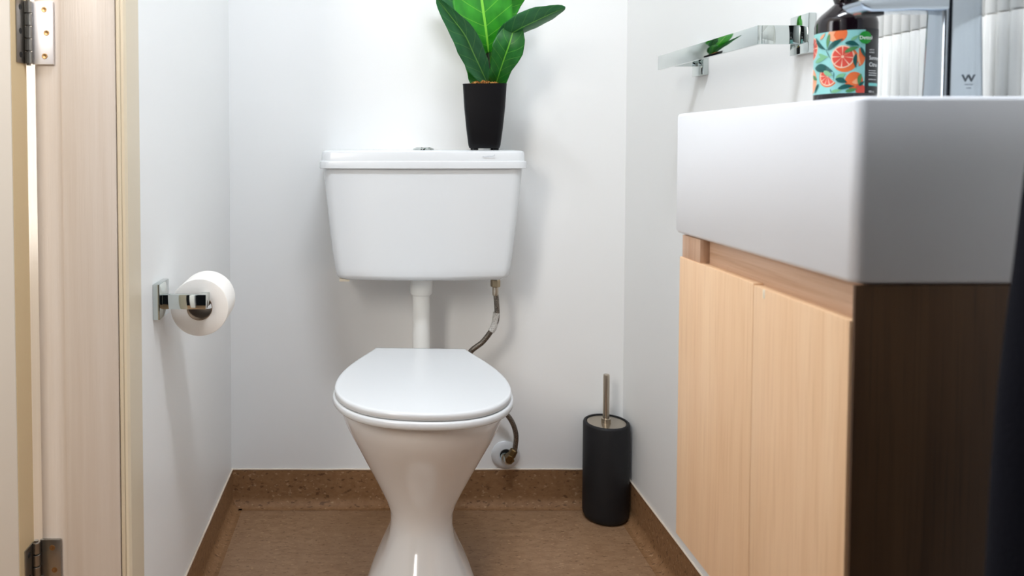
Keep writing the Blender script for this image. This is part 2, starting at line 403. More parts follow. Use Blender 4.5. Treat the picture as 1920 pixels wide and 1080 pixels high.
# small pale grey squiggle on the lid edge
def stroke(pts, Y, r): return tube(bmesh.new(), [W(x, y, Y=Y) for x, y in pts], r, 6)
obj('lid_mark', stroke([(905, 293), (910, 294), (916, 292.5), (922, 293), (928, 291), (927, 289)], yf-.0015, .0006), M['mark'], ct, label='faint grey mark')
obj('wall_bracket', B((W(636, 0, Y=1.75)[0], 1.74, zb_-.004), (W(655, 0, Y=1.75)[0], 1.9045, zb_+.003), .001), M['cream'], ct)
# inlet tail under the right side
hx_ = W(932, 0, Y=1.80)[0]
obj('inlet_tail', revolve(bmesh.new(), (hx_, 1.80, zb_+.004), (0, 0, -1), [(0, .0085), (.016, .0085)], 24), M['pipe'], ct)

# flush pipe
px_ = W(791, 0, Y=1.80)[0]
fp = thing('flush_pipe', 'straight white plastic flush pipe between cistern and toilet pan', 'pipe', (px_, 1.80, .47))
zc1 = W(790, 552, Y=1.80)[2]
obj('pipe_collar', revolve(bmesh.new(), (px_, 1.80, zb_-.0002), (0, 0, -1), [(0, .0285), (.003, .0285), (.004, .0300), (.010, .0300), (.011, .0275), (zb_-zc1-.004, .0265), (zb_-zc1, .0235)], 40), M['pipe'], fp)
pts = [(px_, 1.80, zc1+.004), (px_, 1.80, .52), (px_, 1.80, .42), (px_, 1.795, .385), (px_, 1.78, .360), (px_, 1.755, .348), (px_, 1.705, .345)]
obj('pipe', tube(bmesh.new(), spline(pts, 6), .0212, 28), M['pipe'], fp)

# ------------------------------------------------------------------ toilet pan, seat and lid
YAW = math.radians(-2.7); PV = Vector((.1045, 1.70, 0))
def yawed(bm):
    bmesh.ops.rotate(bm, cent=PV, matrix=Matrix.Rotation(YAW, 3, 'Z'), verts=bm.verts); return bm
to = thing('toilet', 'white ceramic toilet pan with closed white lid and waisted pedestal', 'toilet', (.095, 1.5, 0))
TX = .1045
def oval(z, hw, yfr, ybk, ywide=None, n=56, p=2.0, pb=None):
    yw = ywide if ywide else (yfr+ybk)/2; pts = []; pb = pb or (1.7 if z < .17 else min(2.6, 1.7+(z-.17)*6))
    for i in range(n):
        a = 2*PI*i/n; c, s = math.cos(a), math.sin(a); q = p if s < 0 else pb
        x = hw*math.copysign(abs(c)**(2/q), c); L_ = (yw-yfr) if s < 0 else (ybk-yw)
        pts.append(Vector((TX+x, yw+L_*math.copysign(abs(s)**(2/q), s), z)))
    return pts
#      z     half  front  back  widest
PAN = [(.000, .117, 1.325, 1.765, 1.46), (.004, .119, 1.322, 1.768, 1.46), (.020, .1185, 1.322, 1.768, 1.46), (.045, .113, 1.328, 1.765, 1.46), (.075, .1005, 1.345, 1.76, 1.46),
       (.100, .086, 1.362, 1.755, 1.465), (.125, .0735, 1.380, 1.75, 1.47), (.150, .065, 1.396, 1.745, 1.48), (.172, .0620, 1.408, 1.74, 1.49), (.195, .0640, 1.412, 1.735, 1.50),
       (.220, .0735, 1.408, 1.73, 1.50), (.250, .0885, 1.396, 1.725, 1.50), (.285, .1045, 1.378, 1.72, 1.49), (.320, .1205, 1.355, 1.715, 1.48), (.355, .1375, 1.330, 1.712, 1.475),
       (.385, .1510, 1.310, 1.71, 1.47), (.405, .1580, 1.300, 1.71, 1.47), (.425, .1620, 1.296, 1.71, 1.47), (.436, .1615, 1.298, 1.71, 1.47), (.440, .1585, 1.302, 1.705, 1.47),
       (.440, .125, 1.335, 1.60, 1.46), (.425, .118, 1.345, 1.59, 1.46), (.34, .09, 1.38, 1.56, 1.46), (.28, .05, 1.42, 1.52, 1.46)]
bm = bmesh.new(); loft(bm, [oval(*r) for r in PAN])
obj('pan', yawed(bm), M['ceramic'], to, ang=80)
def outline(tab, n_front=1):
    pts = [Vector((TX+h, y, 0)) for y, h in tab] + [Vector((TX-h, y, 0)) for y, h in reversed(tab) if h > 0]
    return pts
def smooth_outline(scale=1.0, grow=0.0):
    right = [(1.687, .102)]
    key = [(1.687, .102), (1.655, .1135), (1.615, .1290), (1.575, .1435), (1.535, .1555), (1.49, .1650), (1.445, .1697), (1.405, .1685), (1.37, .1610), (1.335, .1450), (1.305, .1200), (1.283, .0860), (1.271, .0440), (1.2675, 0)]
    P = spline([Vector((h, y, 0)) for y, h in key], 5)
    half = [(p.y, max(p.x, 0)) for p in P]
    pts = [Vector((TX+h, y, 0)) for y, h in half[:-1]] + [Vector((TX, half[-1][0], 0))] + [Vector((TX-h, y, 0)) for y, h in reversed(half[:-1])]
    c = Vector((TX, 1.47, 0)); out = []
    N_ = len(pts)
    for i, p in enumerate(pts):
        t = (pts[(i+1) % N_]-pts[i-1]).normalized(); nn = Vector((-t.y, t.x, 0))
        if nn.dot(p-c) < 0: nn = -nn
        out.append(p+nn*grow)
    return out
def slab(levels):
    bm = bmesh.new(); rings = []
    for z, g in levels: rings.append([Vector((p.x, p.y, z)) for p in smooth_outline(grow=g)])
    return loft(bm, rings)
obj('lid', yawed(slab([(.4575, -.006), (.4580, -.0025), (.4600, -.0008), (.4660, -.0005), (.4695, -.0015), (.4708, -.004), (.4712, -.008)])), M['plastic'], to, ang=60, label='closed flat white lid')
obj('seat', yawed(slab([(.4412, -.004), (.4425, .0008), (.4450, .0028), (.4530, .0028), (.4558, .0012), (.4566, -.003)])), M['plastic'], to, ang=60)
for sx in (-1, 1):
    obj('hinge_barrel', yawed(tube(bmesh.new(), [(TX+sx*.055, 1.700, .452), (TX+sx*.085, 1.700, .452)], .008, 16)), M['plastic'], to)

# ------------------------------------------------------------------ water hose and stop valve
nz0 = zb_-.012
hs = thing('water_hose', 'braided steel water hose looping from cistern to wall valve', 'hose', (hx_, 1.80, nz0))
bm = bmesh.new(); loft(bm, [circ((hx_, 1.80, z), (0, 0, 1), r, 6) for z, r in ((nz0+.002, .0105), (nz0, .0118), (nz0-.014, .0118), (nz0-.016, .0105))])
obj('nut', bm, M['nickel'], hs, ang=20)
obj('ferrule', revolve(bmesh.new(), (hx_, 1.80, nz0-.015), (0, 0, -1), [(0, .0075), (.02, .0075), (.022, .0066)], 20), M['satin'], hs)
vx, _, vz = W(957, 862, Y=1.868)
hp = [(hx_, 1.80, nz0-.018), W(932, 590, Y=1.80), W(926, 612, Y=1.80), W(906, 640, Y=1.805), W(882, 660, Y=1.81), W(868, 690, Y=1.83), W(880, 730, Y=1.85), W(925, 755, Y=1.865), W(955, 783, Y=1.866), W(967, 812, Y=1.866), W(966, 838, Y=1.867), (W(962, 856, Y=1.867))]
hp = spline(hp, 10)
obj('braid', tube(bmesh.new(), hp, .0064, 16), M['hose'], hs, ang=80)
obj('tag_sleeve', tube(bmesh.new(), spline([W(931, 586, Y=1.80), W(926.5, 611, Y=1.80), W(921, 621, Y=1.801)], 6), .0080, 16, cap=False), M['sleeve'], hs, label='clear sleeve round the hose')
va = thing('stop_valve', 'brass and chrome stop valve in a round white wall plate', 'valve', (vx, YB, vz))
ec = W(948, 852, Y=YB)
obj('wall_plate', revolve(bmesh.new(), (ec.x, YB-.0002, ec.z), (0, -1, 0), [(0, .0365), (.003, .0365), (.0055, .034), (.008, .026), (.0085, .018), (.004, .0145), (.003, .012)], 44), M['plastic'], va)
obj('valve_body', revolve(bmesh.new(), (ec.x-.002, YB-.002, ec.z-.002), (.12, -1, -.12), [(0, .0125), (.012, .0125), (.013, .0095), (.03, .0095)], 28), M['chrome'], va)
e2 = W(955, 860, Y=1.865)
bm = bmesh.new(); revolve(bm, e2+Vector((0, .012, 0)), (0, -1, 0), [(0, .011), (.001, .012), (.020, .012), (.021, .0105), (.021, .006), (.0195, .0055)], 6)
obj('elbow', bm, M['brass'], va, ang=20)
bm = bmesh.new(); loft(bm, [circ(e2.lerp(W(963, 846, Y=1.866), t), (W(963, 846, Y=1.866)-e2), r, 6) for t, r in ((.2, .0085), (.3, .0098), (1.1, .0098), (1.2, .0085))])
obj('gland_nut', bm, M['brass'], va, ang=20)
obj('valve_spindle', revolve(bmesh.new(), (ec.x+.012, YB-.012, ec.z+.012), (0, -1, 0), [(0, .005), (.012, .005), (.013, .003)], 16), M['nickel'], va)
bm = bmesh.new(); revolve(bm, (ec.x-.002, YB-.0045, ec.z+.001), (0, -1, 0), [(0, .0175), (.0006, .0175)], 32)
obj('plate_recess', bm, M['black'], va)

# ------------------------------------------------------------------ potted plant
PC = Vector((.2605, 1.778, .9207))
pt = thing('potted_plant', 'fiddle-leaf plant in a tapered black square pot on the cistern', 'plant', PC)
bm = bmesh.new(); PZ = [(.004, .0335, .010), (.0055, .0355, .011), (.012, .0375, .011), (.05, .0425, .012), (.10, .0475, .013), (.150, .0505, .013), (.1545, .0510, .013), (.1545, .0475, .012), (.140, .0465, .012)]
rings = [rrect(PC.x, PC.y, h, h*.95, r, PC.z+z) for z, h, r in PZ]
loft(bm, rings)
bmesh.ops.rotate(bm, cent=PC, matrix=Matrix.Rotation(math.radians(-8.4), 3, 'Z'), verts=bm.verts)
obj('pot', bm, M['pot'], pt, ang=30)
for sx in (-1, 1):
    for sy in (-1, 1):
        obj('pot_foot', B((PC.x+sx*.024-.006, PC.y+sy*.022-.006, PC.z-.0001), (PC.x+sx*.024+.006, PC.y+sy*.022+.006, PC.z+.0055), .0015), M['pot'], pt)
# moss: curled strands in a low mound
bm = bmesh.new(); rm = random.Random(11)
for i in range(420):
    a = rm.uniform(0, 2*PI); r = .043*math.sqrt(rm.random())
    x = PC.x+r*math.cos(a); y = PC.y+r*math.sin(a)*.95; z = PC.z+.150+.011*(1-(r/.043)**2)+rm.uniform(0, .004)
    d = Vector((rm.uniform(-1, 1), rm.uniform(-1, 1), rm.uniform(-.35, .6))).normalized()*rm.uniform(.004, .009)
    p = Vector((x, y, z)); k0 = len(bm.faces)
    tube(bm, [p-d*.5, p+Vector((0, 0, .0018)), p+d*.5], .0007, 4)
    bm.faces.ensure_lookup_table()
    mi = 1 if rm.random() < .45 else 0
    for f in bm.faces[k0:]: f.material_index = mi
ob = obj('moss', bm, [M['moss'], M['moss2']], pt); ob['kind'] = 'stuff'
obj('soil', revolve(bmesh.new(), (PC.x, PC.y, PC.z+.139), (0, 0, 1), [(0, .043), (.008, .043), (.014, .03), (.017, .01)], 24), M['moss'], pt)
st = spline([PC+Vector((0, .0, .14)), PC+Vector((.003, .002, .19)), PC+Vector((.004, .006, .25)), PC+Vector((-.004, .01, .33)), PC+Vector((-.002, .008, .42))], 8)
obj('stem', tube(bmesh.new(), st, .004, 10), M['stem'], pt)
FID = [(0, .05), (.06, .30), (.15, .52), (.28, .62), (.42, .72), (.58, .92), (.72, 1.0), (.84, .92), (.93, .66), (.98, .36), (1, .04)]
OVA = [(0, .10), (.05, .55), (.15, .88), (.3, .99), (.5, 1.0), (.7, .95), (.85, .75), (.94, .48), (1, .03)]
LAN = [(0, .12), (.1, .5), (.3, .9), (.5, 1.0), (.7, .85), (.85, .58), (.95, .28), (1, .02)]
def leaf(path, width, side, cup, prof, m, twist=0, wav=.05, lab=None, seed=0, fold=0):
    """path: midrib points; side: direction across the blade; cup >0 lifts the edges along the normal"""
    nn = 26; mid = spline(path, 10); L_ = len(mid)-1; bm = bmesh.new(); uvl = bm.loops.layers.uv.new('UVMap')
    K = 10; grid = []; rs = random.Random(seed); ph = rs.uniform(0, 6)
    sd = Vector(side).normalized()
    for i in range(nn+1):
        v = i/nn; q = v*L_; j = min(int(q), L_-1); p = mid[j].lerp(mid[j+1], q-j)
        t = (mid[min(j+1, L_)]-mid[max(j-1, 0)]).normalized()
        s_ = (sd-t*sd.dot(t)).normalized()
        s_ = Matrix.Rotation(twist*(v-.0), 3, t) @ s_
        nrm = s_.cross(t)
        w = width*lerp(prof, v); row = []
        for k in range(-K, K+1):
            u = k/K
            h = cup*width*(abs(u)**1.6)*lerp(prof, v) + wav*width*abs(u)**2*math.sin(v*15+ph+(1.5 if k > 0 else 0))
            row.append(bm.verts.new(p+s_*(w*u*(1-fold*abs(u)*.3))+nrm*h))
        grid.append(row)
    for i in range(nn):
        for k in range(2*K):
            f = bm.faces.new((grid[i][k], grid[i][k+1], grid[i+1][k+1], grid[i+1][k]))
            for lp, (a, b) in zip(f.loops, ((k, i), (k+1, i), (k+1, i+1), (k, i+1))): lp[uvl].uv = (a/(2*K), b/nn)
    # raised midrib behind and before the blade
    o = obj('leaf', bm, m, pt, label=lab, ang=80)
    sm = o.modifiers.new('thickness', 'SOLIDIFY'); sm.thickness = .0007; sm.offset = 0
    return o
def wp(x, y, Y): return W(x, y, Y=Y)
# central upright leaf facing the room
leaf([wp(916, 99, 1.752), wp(914, 80, 1.745), wp(911, 55, 1.738), wp(906, 20, 1.735), wp(900, -25, 1.742), wp(896, -66, 1.76)], .070, (1, .10, 0), .10, [(0, .10), (.02, .36), (.06, .55), (.12, .66), (.22, .74), (.4, .84), (.55, .96), (.7, 1.0), (.85, .82), (.95, .45), (1, .04)], M['leaf1'], wav=.04, seed=1, lab='large bright green central leaf')
obj('leaf_stalk', tube(bmesh.new(), [wp(918, 128, 1.772), wp(916, 112, 1.762), wp(915, 97, 1.753)], .0022, 8), M['stem'], pt)
# left long leaf, showing its folded side
leaf([wp(914, 156, 1.765), wp(903, 132, 1.755), wp(888, 100, 1.735), wp(872, 66, 1.71), wp(848, 34, 1.69), wp(818, -4, 1.67)], .030, (.80, -.50, .35), .55, LAN, M['leaf3'], twist=.3, wav=.10, seed=2, lab='narrow folded blue-green leaf arching left')
# underside leaf low left
leaf([wp(897, 160, 1.775), wp(893, 140, 1.775), wp(886, 112, 1.775), wp(879, 78, 1.772)], .0205, (1, .25, .0), -.2, OVA, M['leaf2'], wav=.1, seed=3)
leaf([wp(908, 160, 1.785), wp(914, 138, 1.79), wp(920, 108, 1.80), wp(926, 70, 1.805)], .026, (1, .1, .0), .2, OVA, M['leaf2'], wav=.06, seed=13)
# leaf behind, upper left
leaf([wp(908, 118, 1.80), wp(888, 66, 1.815), wp(866, 22, 1.82), wp(846, -18, 1.822), wp(828, -60, 1.80)], .036, (1, .1, -.4), .2, FID, M['leaf3'], wav=.08, seed=4)
# right upper leaf seen edge on
leaf([wp(930, 100, 1.77), wp(948, 72, 1.74), wp(972, 55, 1.70), wp(1003, 40, 1.66), wp(1032, 26, 1.62), wp(1060, 14, 1.595)], .030, (-.25, -.80, .42), .45, LAN, M['leaf3'], twist=-.1, wav=.06, seed=5, lab='leaf stretching out to the right, seen edge on')
# right lower leaf
leaf([wp(929, 160, 1.765), wp(936, 138, 1.745), wp(946, 108, 1.725), wp(956, 80, 1.715), wp(966, 44, 1.72)], .037, (.95, -.25, .25), .25, [(0, .42), (.08, .55), (.2, .62), (.35, .68), (.5, .85), (.65, .98), (.8, .9), (.9, .65), (1, .05)], M['leaf2'], wav=.08, seed=6, lab='deep green lower right leaf')
# top right leaf running out of view
leaf([wp(920, 70, 1.79), wp(935, 35, 1.80), wp(952, 8, 1.80), wp(972, -22, 1.79), wp(990, -60, 1.77)], .034, (.9, .2, .4), .2, LAN, M['leaf1'], wav=.08, seed=7)
leaf([wp(914, 40, 1.79), wp(905, -10, 1.81), wp(915, -70, 1.82), wp(935, -120, 1.80)], .05, (1, .2, .1), .2, OVA, M['leaf1'], wav=.08, seed=8)

# ------------------------------------------------------------------ toilet brush
BC = W(1137, 790, Y=1.842)
bc = Vector((BC.x, 1.842, 0))
br = thing('toilet_brush', 'matt black cylindrical toilet brush holder standing in the corner', 'toilet brush', bc)
zt2 = W(1137, 803, Y=1.797)[2]
RB = .0565
bm = revolve(bmesh.new(), bc+Vector((0, 0, .0005)), (0, 0, 1), [(0, RB-.014), (.0012, RB-.0085), (.005, RB-.004), (.011, RB-.001), (.02, RB), (zt2-.006, RB), (zt2-.002, RB-.0012), (zt2, RB-.0035), (zt2, RB-.007), (zt2-.003, RB-.008), (zt2-.012, RB-.008)], 56)
obj('holder', bm, M['brush'], br, ang=50)
obj('holder_lid', revolve(bmesh.new(), bc+Vector((0, 0, zt2-.010)), (0, 0, 1), [(0, RB-.0085), (.0068, RB-.0085), (.008, RB-.010)], 56), M['satin'], br)
zh = W(1136, 702, Y=1.842)[2]
bm = revolve(bmesh.new(), bc+Vector((-.001, 0, zt2-.004)), (0, 0, 1), [(0, .0120), (.012, .0115), (.013, .0078), (zh-zt2-.003+.004, .0078), (zh-zt2+.004, .0068)], 28)
obj('handle', bm, M['satin'], br, label='brushed steel handle')

# ------------------------------------------------------------------ toilet roll holder and roll
rc = W(373, 578, Y=1.28); ph0 = W(285, 532, Y=1.237); pz0 = W(290, 600, Y=1.24)[2]; pz1 = W(290, 533, Y=1.24)[2]
rh = thing('toilet_roll_holder', 'square chrome toilet roll holder fixed to the left wall', 'holder', (XL, 1.265, (pz0+pz1)/2))
obj('mount_plate', B((XL+.0002, 1.238, pz0), (XL+.0115, 1.295, pz1), .0012), M['chrome'], rh)
za = (W(340, 553, Y=1.255)[2]); zb2 = W(340, 580, Y=1.255)[2]
xa = W(386, 560, Y=1.255)[0]
bm = B((XL+.011, 1.255, zb2), (xa, 1.268, za), .0008)
obj('arm', bm, M['chrome'], rh)
obj('roll_bar', B((xa-.0135, 1.262, zb2+.001), (xa-.0002, 1.375, za-.001), .001), M['chrome'], rh)
ry0, ry1 = 1.284, 1.372
rollc = Vector((rc.x, ry0, rc.z))
tr_ = thing('toilet_roll', 'white toilet paper roll on the chrome holder', 'toilet roll', rollc)
RR = .0500; RH = .0222
ax = (-.05, 1, 0)
bm = bmesh.new()
prof = [(0, RH), (0, RR-.002), (.0008, RR-.0005), (.003, RR), (ry1-ry0-.003, RR), (ry1-ry0-.0008, RR-.0005), (ry1-ry0, RR-.002), (ry1-ry0, RH)]
loft(bm, [circ(rollc+Vector(ax).normalized()*d, ax, r, 64) for d, r in prof]+[circ(rollc, ax, RH, 64)], False, False)
obj('paper', bm, M['paper'], tr_, ang=40)
bm = bmesh.new(); 
loft(bm, [circ(rollc+Vector(ax).normalized()*d, ax, r, 48) for d, r in ((-.0005, RH-.0001), (ry1-ry0+.0005, RH-.0001), (ry1-ry0+.0005, RH-.0010), (-.0005, RH-.0010), (-.0005, RH-.0001))], False, False)
obj('core', bm, M['core'], tr_, label='brown cardboard core')

# ------------------------------------------------------------------ chrome rail on the right wall
zr1 = 1.1105; zr0 = 1.0830; xb_ = .566; yn = 1.11; yf2 = 1.50
rl = thing('towel_rail', 'short flat chrome towel rail on right wall above the vanity', 'towel rail', (XR, 1.3, (zr0+zr1)/2))
obj('rail_bar', B((xb_, yn, zr0), (xb_+.006, yf2, zr1), .0006), M['chrome'], rl)
obj('return_arm', B((xb_+.006, yn, zr0), (XR-.0105, yn+.006, zr1), .0006), M['chrome'], rl)
yq = 1.462
obj('post', B((xb_+.006, yq-.006, zr0+.003), (XR-.0105, yq+.006, zr1-.003), .0006), M['chrome'], rl)
for y in (yn+.003, yq):
    zc_ = (zr0+zr1)/2
    obj('wall_mount', B((XR-.0115, y-.024, zc_-.029), (XR-.0002, y+.024, zc_+.029), .0012), M['chrome'], rl)

# ------------------------------------------------------------------ vanity cabinet and basin
Y0, Y1, XF = .605, .970, .3895
ZT = W(1605, 180, Y=Y0)[2]; ZB = W(1605, 535, Y=Y0)[2]
xw = XR-.0085
ba = thing('basin', 'white rectangular ceramic basin on the oak vanity cabinet', 'basin', (.51, .79, ZB))
bm = bmesh.new()
cx, cy, hx, hy = (XF+xw)/2, (Y0+Y1)/2, (xw-XF)/2, (Y1-Y0)/2
RZ = [(ZB, -.006, .010), (ZB+.0015, -.0022, .010), (ZB+.005, 0, .010), (ZT-.004, 0, .010), (ZT-.001, -.0012, .010), (ZT, -.004, .010)]
rings = [rrect(cx, cy, hx+g, hy+g, .010, z, 5) for z, g, r in RZ]
icx = cx-.022; ihx = hx-.042; ihy = hy-.018
rings += [rrect(icx, cy, ihx+.002, ihy+.002, .022, ZT, 5), rrect(icx, cy, ihx, ihy, .022, ZT-.003, 5), rrect(icx, cy, ihx-.006, ihy-.006, .024, ZT-.07, 5), rrect(icx, cy, ihx-.022, ihy-.022, .026, ZT-.105, 5), rrect(icx, cy, .03, .03, .02, ZT-.112, 5)]
loft(bm, rings); obj('basin_body', bm, M['basin'], ba, ang=50)
obj('drain', revolve(bmesh.new(), (icx, cy, ZT-.112), (0, 0, 1), [(0, .021), (.002, .021), (.003, .018), (.0022, .012)], 32), M['chrome'], ba)

va2 = thing('vanity_cabinet', 'wall-hung light oak vanity cabinet with dark brown side under basin', 'cabinet', (.51, .79, W(1265, 1003, Y=.95)[2]))
zc0 = W(1265, 1004, Y=.95)[2]; zd = W(1600, 602, Y=.609)[2]
yc0, yc1 = Y0+.001, .957; xc = .3925
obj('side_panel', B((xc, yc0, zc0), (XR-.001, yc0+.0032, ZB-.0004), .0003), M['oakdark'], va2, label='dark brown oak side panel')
obj('carcass', B((xc+.012, yc0+.0034, zc0), (XR-.001, yc1, zd-.004)), M['oakrail'], va2)
ys0 = xc/((1312-PX)/F); ys0 = W(1312, 500, Y=.9)[0] and xc*.9/W(1312, 500, Y=.9)[0]
obj('top_rail', B((xc+.009, yc0+.0034, zd-.003), (XR-.001, ys0-.006, ZB-.0004), .0004), M['oakrail'], va2, label='limed oak rail recessed under the basin')
obj('end_stile', B((xc, ys0, zd-.003), (XR-.001, yc1-.008, ZB-.0004), .0004), M['oakstile'], va2)
ym = .7665
dy0 = yc0+.0046; dy1 = yc1-.004
o = obj('cabinet_door', B((xc-.0016, dy0, zc0+.002), (xc+.0115, ym-.0004, zd), .0005), M['oak'], va2)
obj('door_patch', B((xc-.0019, W(1428, 550, Y=.75)[0] and .7435, zd-.010), (xc+.001, .7478, zd-.0005), .0008), M['cream'], o, label='pale patch at the door edge')  # small pale patch on the near door, by its top edge
obj('cabinet_door', B((xc-.0016, ym+.0004, zc0+.002), (xc+.0115, dy1, zd+.0015), .0005), M['oak'], va2)

# ------------------------------------------------------------------ tap
yT = .737; xT0 = W(1773, 100, Y=yT)[0]; xT1 = W(1849, 100, Y=yT)[0]
tp = thing('tap', 'tall square chrome mixer tap standing on the basin rim', 'tap', ((xT0+xT1)/2, yT+.02, ZT))
xm = (xT0+xT1)/2; hw = (xT1-xT0)/2
bm = bmesh.new(); loft(bm, [rrect(xm, yT+.0165, hw+.003, .0195, .004, ZT, 4), rrect(xm, yT+.0165, hw+.003, .0195, .004, ZT+.0025, 4)])
obj('base_plate', bm, M['chrome2'], tp)
bm = bmesh.new(); rings = []
for z, g in ((ZT+.0025, .0012), (ZT+.02, .0008), (ZT+.09, -.0006), (ZT+.148, -.001), (ZT+.150, -.003)): rings.append(rrect(xm, yT+.0165, hw+g, .0165+g, .0075, z, 6))
loft(bm, rings); obj('tap_body', bm, M['chrome2'], tp, ang=40)
# spout towards the basin: flat, dropping slightly to its tip
zs = W(1726, 18, Y=yT)[2]; xt = W(1617, 10, Y=yT)[0]
sp = [(xT0+.004, zs, .020), (xT0-.012, zs-.0004, .019), (xT0-.03, zs+.0002, .017), (xT0-.045, zs-.0006, .0145), (xt+.012, zs-.001, .0125), (xt+.004, zs+.002, .0085), (xt, zs+.006, .003)]
bm = bmesh.new(); rings = []
for x, z, h in sp:
    rr_ = rrect(0, 0, .0145, h/2, min(.003, h*.4), 0, 4)
    rings.append([Vector((x, yT+.0165+p.x, z+h/2+p.y)) for p in rr_])
loft(bm, rings); obj('spout', bm, M['chrome2'], tp, ang=45)
obj('aerator', revolve(bmesh.new(), (xt+.021, yT+.0165, zs+.001), (0, 0, -1), [(0, .0098), (.0038, .0098), (.0042, .008)], 28), M['black'], tp, label='dark round aerator')
bm = B((xm-hw, yT-.01, ZT+.156), (xm+hw, yT+.033, ZT+.170), .003); obj('lever', bm, M['chrome2'], tp)
bm = revolve(bmesh.new(), (xm, yT+.0165, ZT+.149), (0, 0, 1), [(0, .013), (.008, .013)], 24); obj('lever_neck', bm, M['chrome2'], tp)
def flat_text(s, cxp, cyp, hpx, Y, m, parent, name, wpx=None, t=.00015):
    """lettering lying on a face that looks along -Y; size and centre read from the photo at depth Y"""
    me = text_mesh(s, 1.0); bm = bmesh.new(); bm.from_mesh(me)
    xs_ = [v.co.x for v in bm.verts]; ys_ = [v.co.y for v in bm.verts]; w = max(xs_)-min(xs_); h = max(ys_)-min(ys_)
    c = W(cxp, cyp, Y=Y); S = Y/F
    ky = hpx*S/h; kx = (wpx*S/w) if wpx else ky
    for v in bm.verts: v.co = Vector((c.x+(v.co.x-(min(xs_)+max(xs_))/2)*kx, Y-t, c.z+(v.co.y-(min(ys_)+max(ys_))/2)*ky))
    return obj(name, bm, m, parent, smooth=False)
flat_text('W', 1816.5, 146.5, 13.5, yT-.0011, M['etched'], tp, 'lettering', 25)
flat_text('WATER', 1817, 158.5, 2.6, yT-.0011, M['etched'], tp, 'lettering', 16)
flat_text('MARK', 1817, 165, 2.2, yT-.0011, M['etched'], tp, 'lettering', 9)

# ------------------------------------------------------------------ soap bottle with its label
YBt = .880; RBt = .0320
bcx = W(1585, 100, Y=YBt)[0]
PXR = 60.0                                   # radius in label units
bo = thing('soap_bottle', 'dark round pump bottle with citrus fruit label on the basin rim', 'bottle', (bcx, YBt, ZT))
bm = bmesh.new()
zs0 = W(1585, 47, Y=YBt)[2]-ZT
prof = [(0.0002, RBt-.004), (.001, RBt-.0012), (.003, RBt), (zs0, RBt), (zs0+.005, RBt-.0010), (zs0+.011, RBt-.0050), (zs0+.018, RBt-.0125), (zs0+.025, RBt-.0200), (zs0+.030, .0135), (zs0+.036, .0125), (zs0+.046, .0125)]
revolve(bm, (bcx, YBt, ZT), (0, 0, 1), prof, 72); obj('bottle_body', bm, M['bottle'], bo, ang=50)
bm = bmesh.new(); zz = ZT+zs0+.044
revolve(bm, (bcx, YBt, zz), (0, 0, 1), [(0, .0155), (.001, .016), (.017, .016), (.018, .014), (.019, .006), (.034, .005), (.035, .010), (.045, .010), (.046, .008)], 32)
tube(bm, [(bcx, YBt, zz+.040), (bcx-.03, YBt-.005, zz+.041), (bcx-.042, YBt-.007, zz+.034)], .0042, 12)
obj('pump', bm, M['pump'], bo)
LM = [mat('label_'+n, c, .35, spec=.4) for n, c in (('aqua', (150, 214, 210)), ('orange', (238, 118, 66)), ('peach', (246, 172, 128)), ('red', (224, 84, 70)), ('cream', (252, 208, 180)),
      ('dark_leaf', (24, 88, 84)), ('leaf', (128, 188, 140)), ('green', (10, 148, 44)), ('white', (250, 250, 250)), ('black', (17, 18, 24)), ('mid_leaf', (84, 142, 84)), ('teal_box', (120, 205, 200)))]
AQ, OR, PE, RE, CR, DL, LL, GR, WH, BK, ML, TB = range(12)
LZ = lambda py: W(1585, py, Y=YBt-RBt*.86)[2]
def S(px): return PXR*math.asin(max(-1, min(1, (px-1585)/PXR)))
lb = bmesh.new()
def onb(s, t, lay):
    th = s/PXR-.54; r = RBt+.00018+lay*.00011
    return Vector((bcx+r*math.sin(th), YBt-r*math.cos(th), LZ(t)))
def polygrid(rows, lay, mi, inside=None):
    g = [[lb.verts.new(onb(s, t, lay)) for s, t in r] for r in rows]
    for i in range(len(g)-1):
        for k in range(len(g[0])-1):
            f = lb.faces.new((g[i][k], g[i][k+1], g[i+1][k+1], g[i+1][k])); f.material_index = mi
def rect(s0, s1, t0, t1, lay, mi):
    n = max(2, int((s1-s0)/4)); polygrid([[(s0+(s1-s0)*k/n, t) for k in range(n+1)] for t in (t0, t1)], lay, mi)
SMAX, TTOP, TBOT = S(1619.5), 56.5, 174.5
def clampst(s, t): return (min(s, SMAX), max(TTOP, min(TBOT, t)))
def disc(s, t, r, lay, mi, a0=0, a1=360, ry=None, clamp=True, rin=0):
    n = 28; rows = []
    for j in range(6):
        rr_ = rin+(r-rin)*j/5
        row = []
        for i in range(n+1):
            a = math.radians(a0+(a1-a0)*i/n); q = (s+rr_*math.cos(a), t+rr_*(ry or 1)*math.sin(a)); row.append(clampst(*q) if clamp else q)
        rows.append(row)
    polygrid(rows, lay, mi)
def lleaf(x0, y0, x1, y1, w, lay, mi, bend=0):
    s0, s1 = S(x0), S(x1); dx, dy = s1-s0, y1-y0; L_ = math.hypot(dx, dy); nx, ny = -dy/L_, dx/L_; rows = []
    for j in range(-2, 3):
        row = []
        for i in range(13):
            v = i/12; ww = w*math.sin(PI*v**.8)*j/2+bend*math.sin(PI*v)
            row.append(clampst(s0+dx*v+nx*ww, y0+dy*v+ny*ww))
        rows.append(row)
    polygrid(rows, lay, mi)
def seg_slice(s, t, r, a0, a1, lay, nseg):
    disc(s, t, r, lay, CR, a0, a1)
    for k in range(nseg):
        b0 = a0+(a1-a0)*k/nseg; b1 = a0+(a1-a0)*(k+1)/nseg
        disc(s, t, r*.88, lay+1, RE, b0+3.5, b1-3.5, rin=r*.12)
def c5(x, y): return (1500+x/6.355, 30+y/6.355)
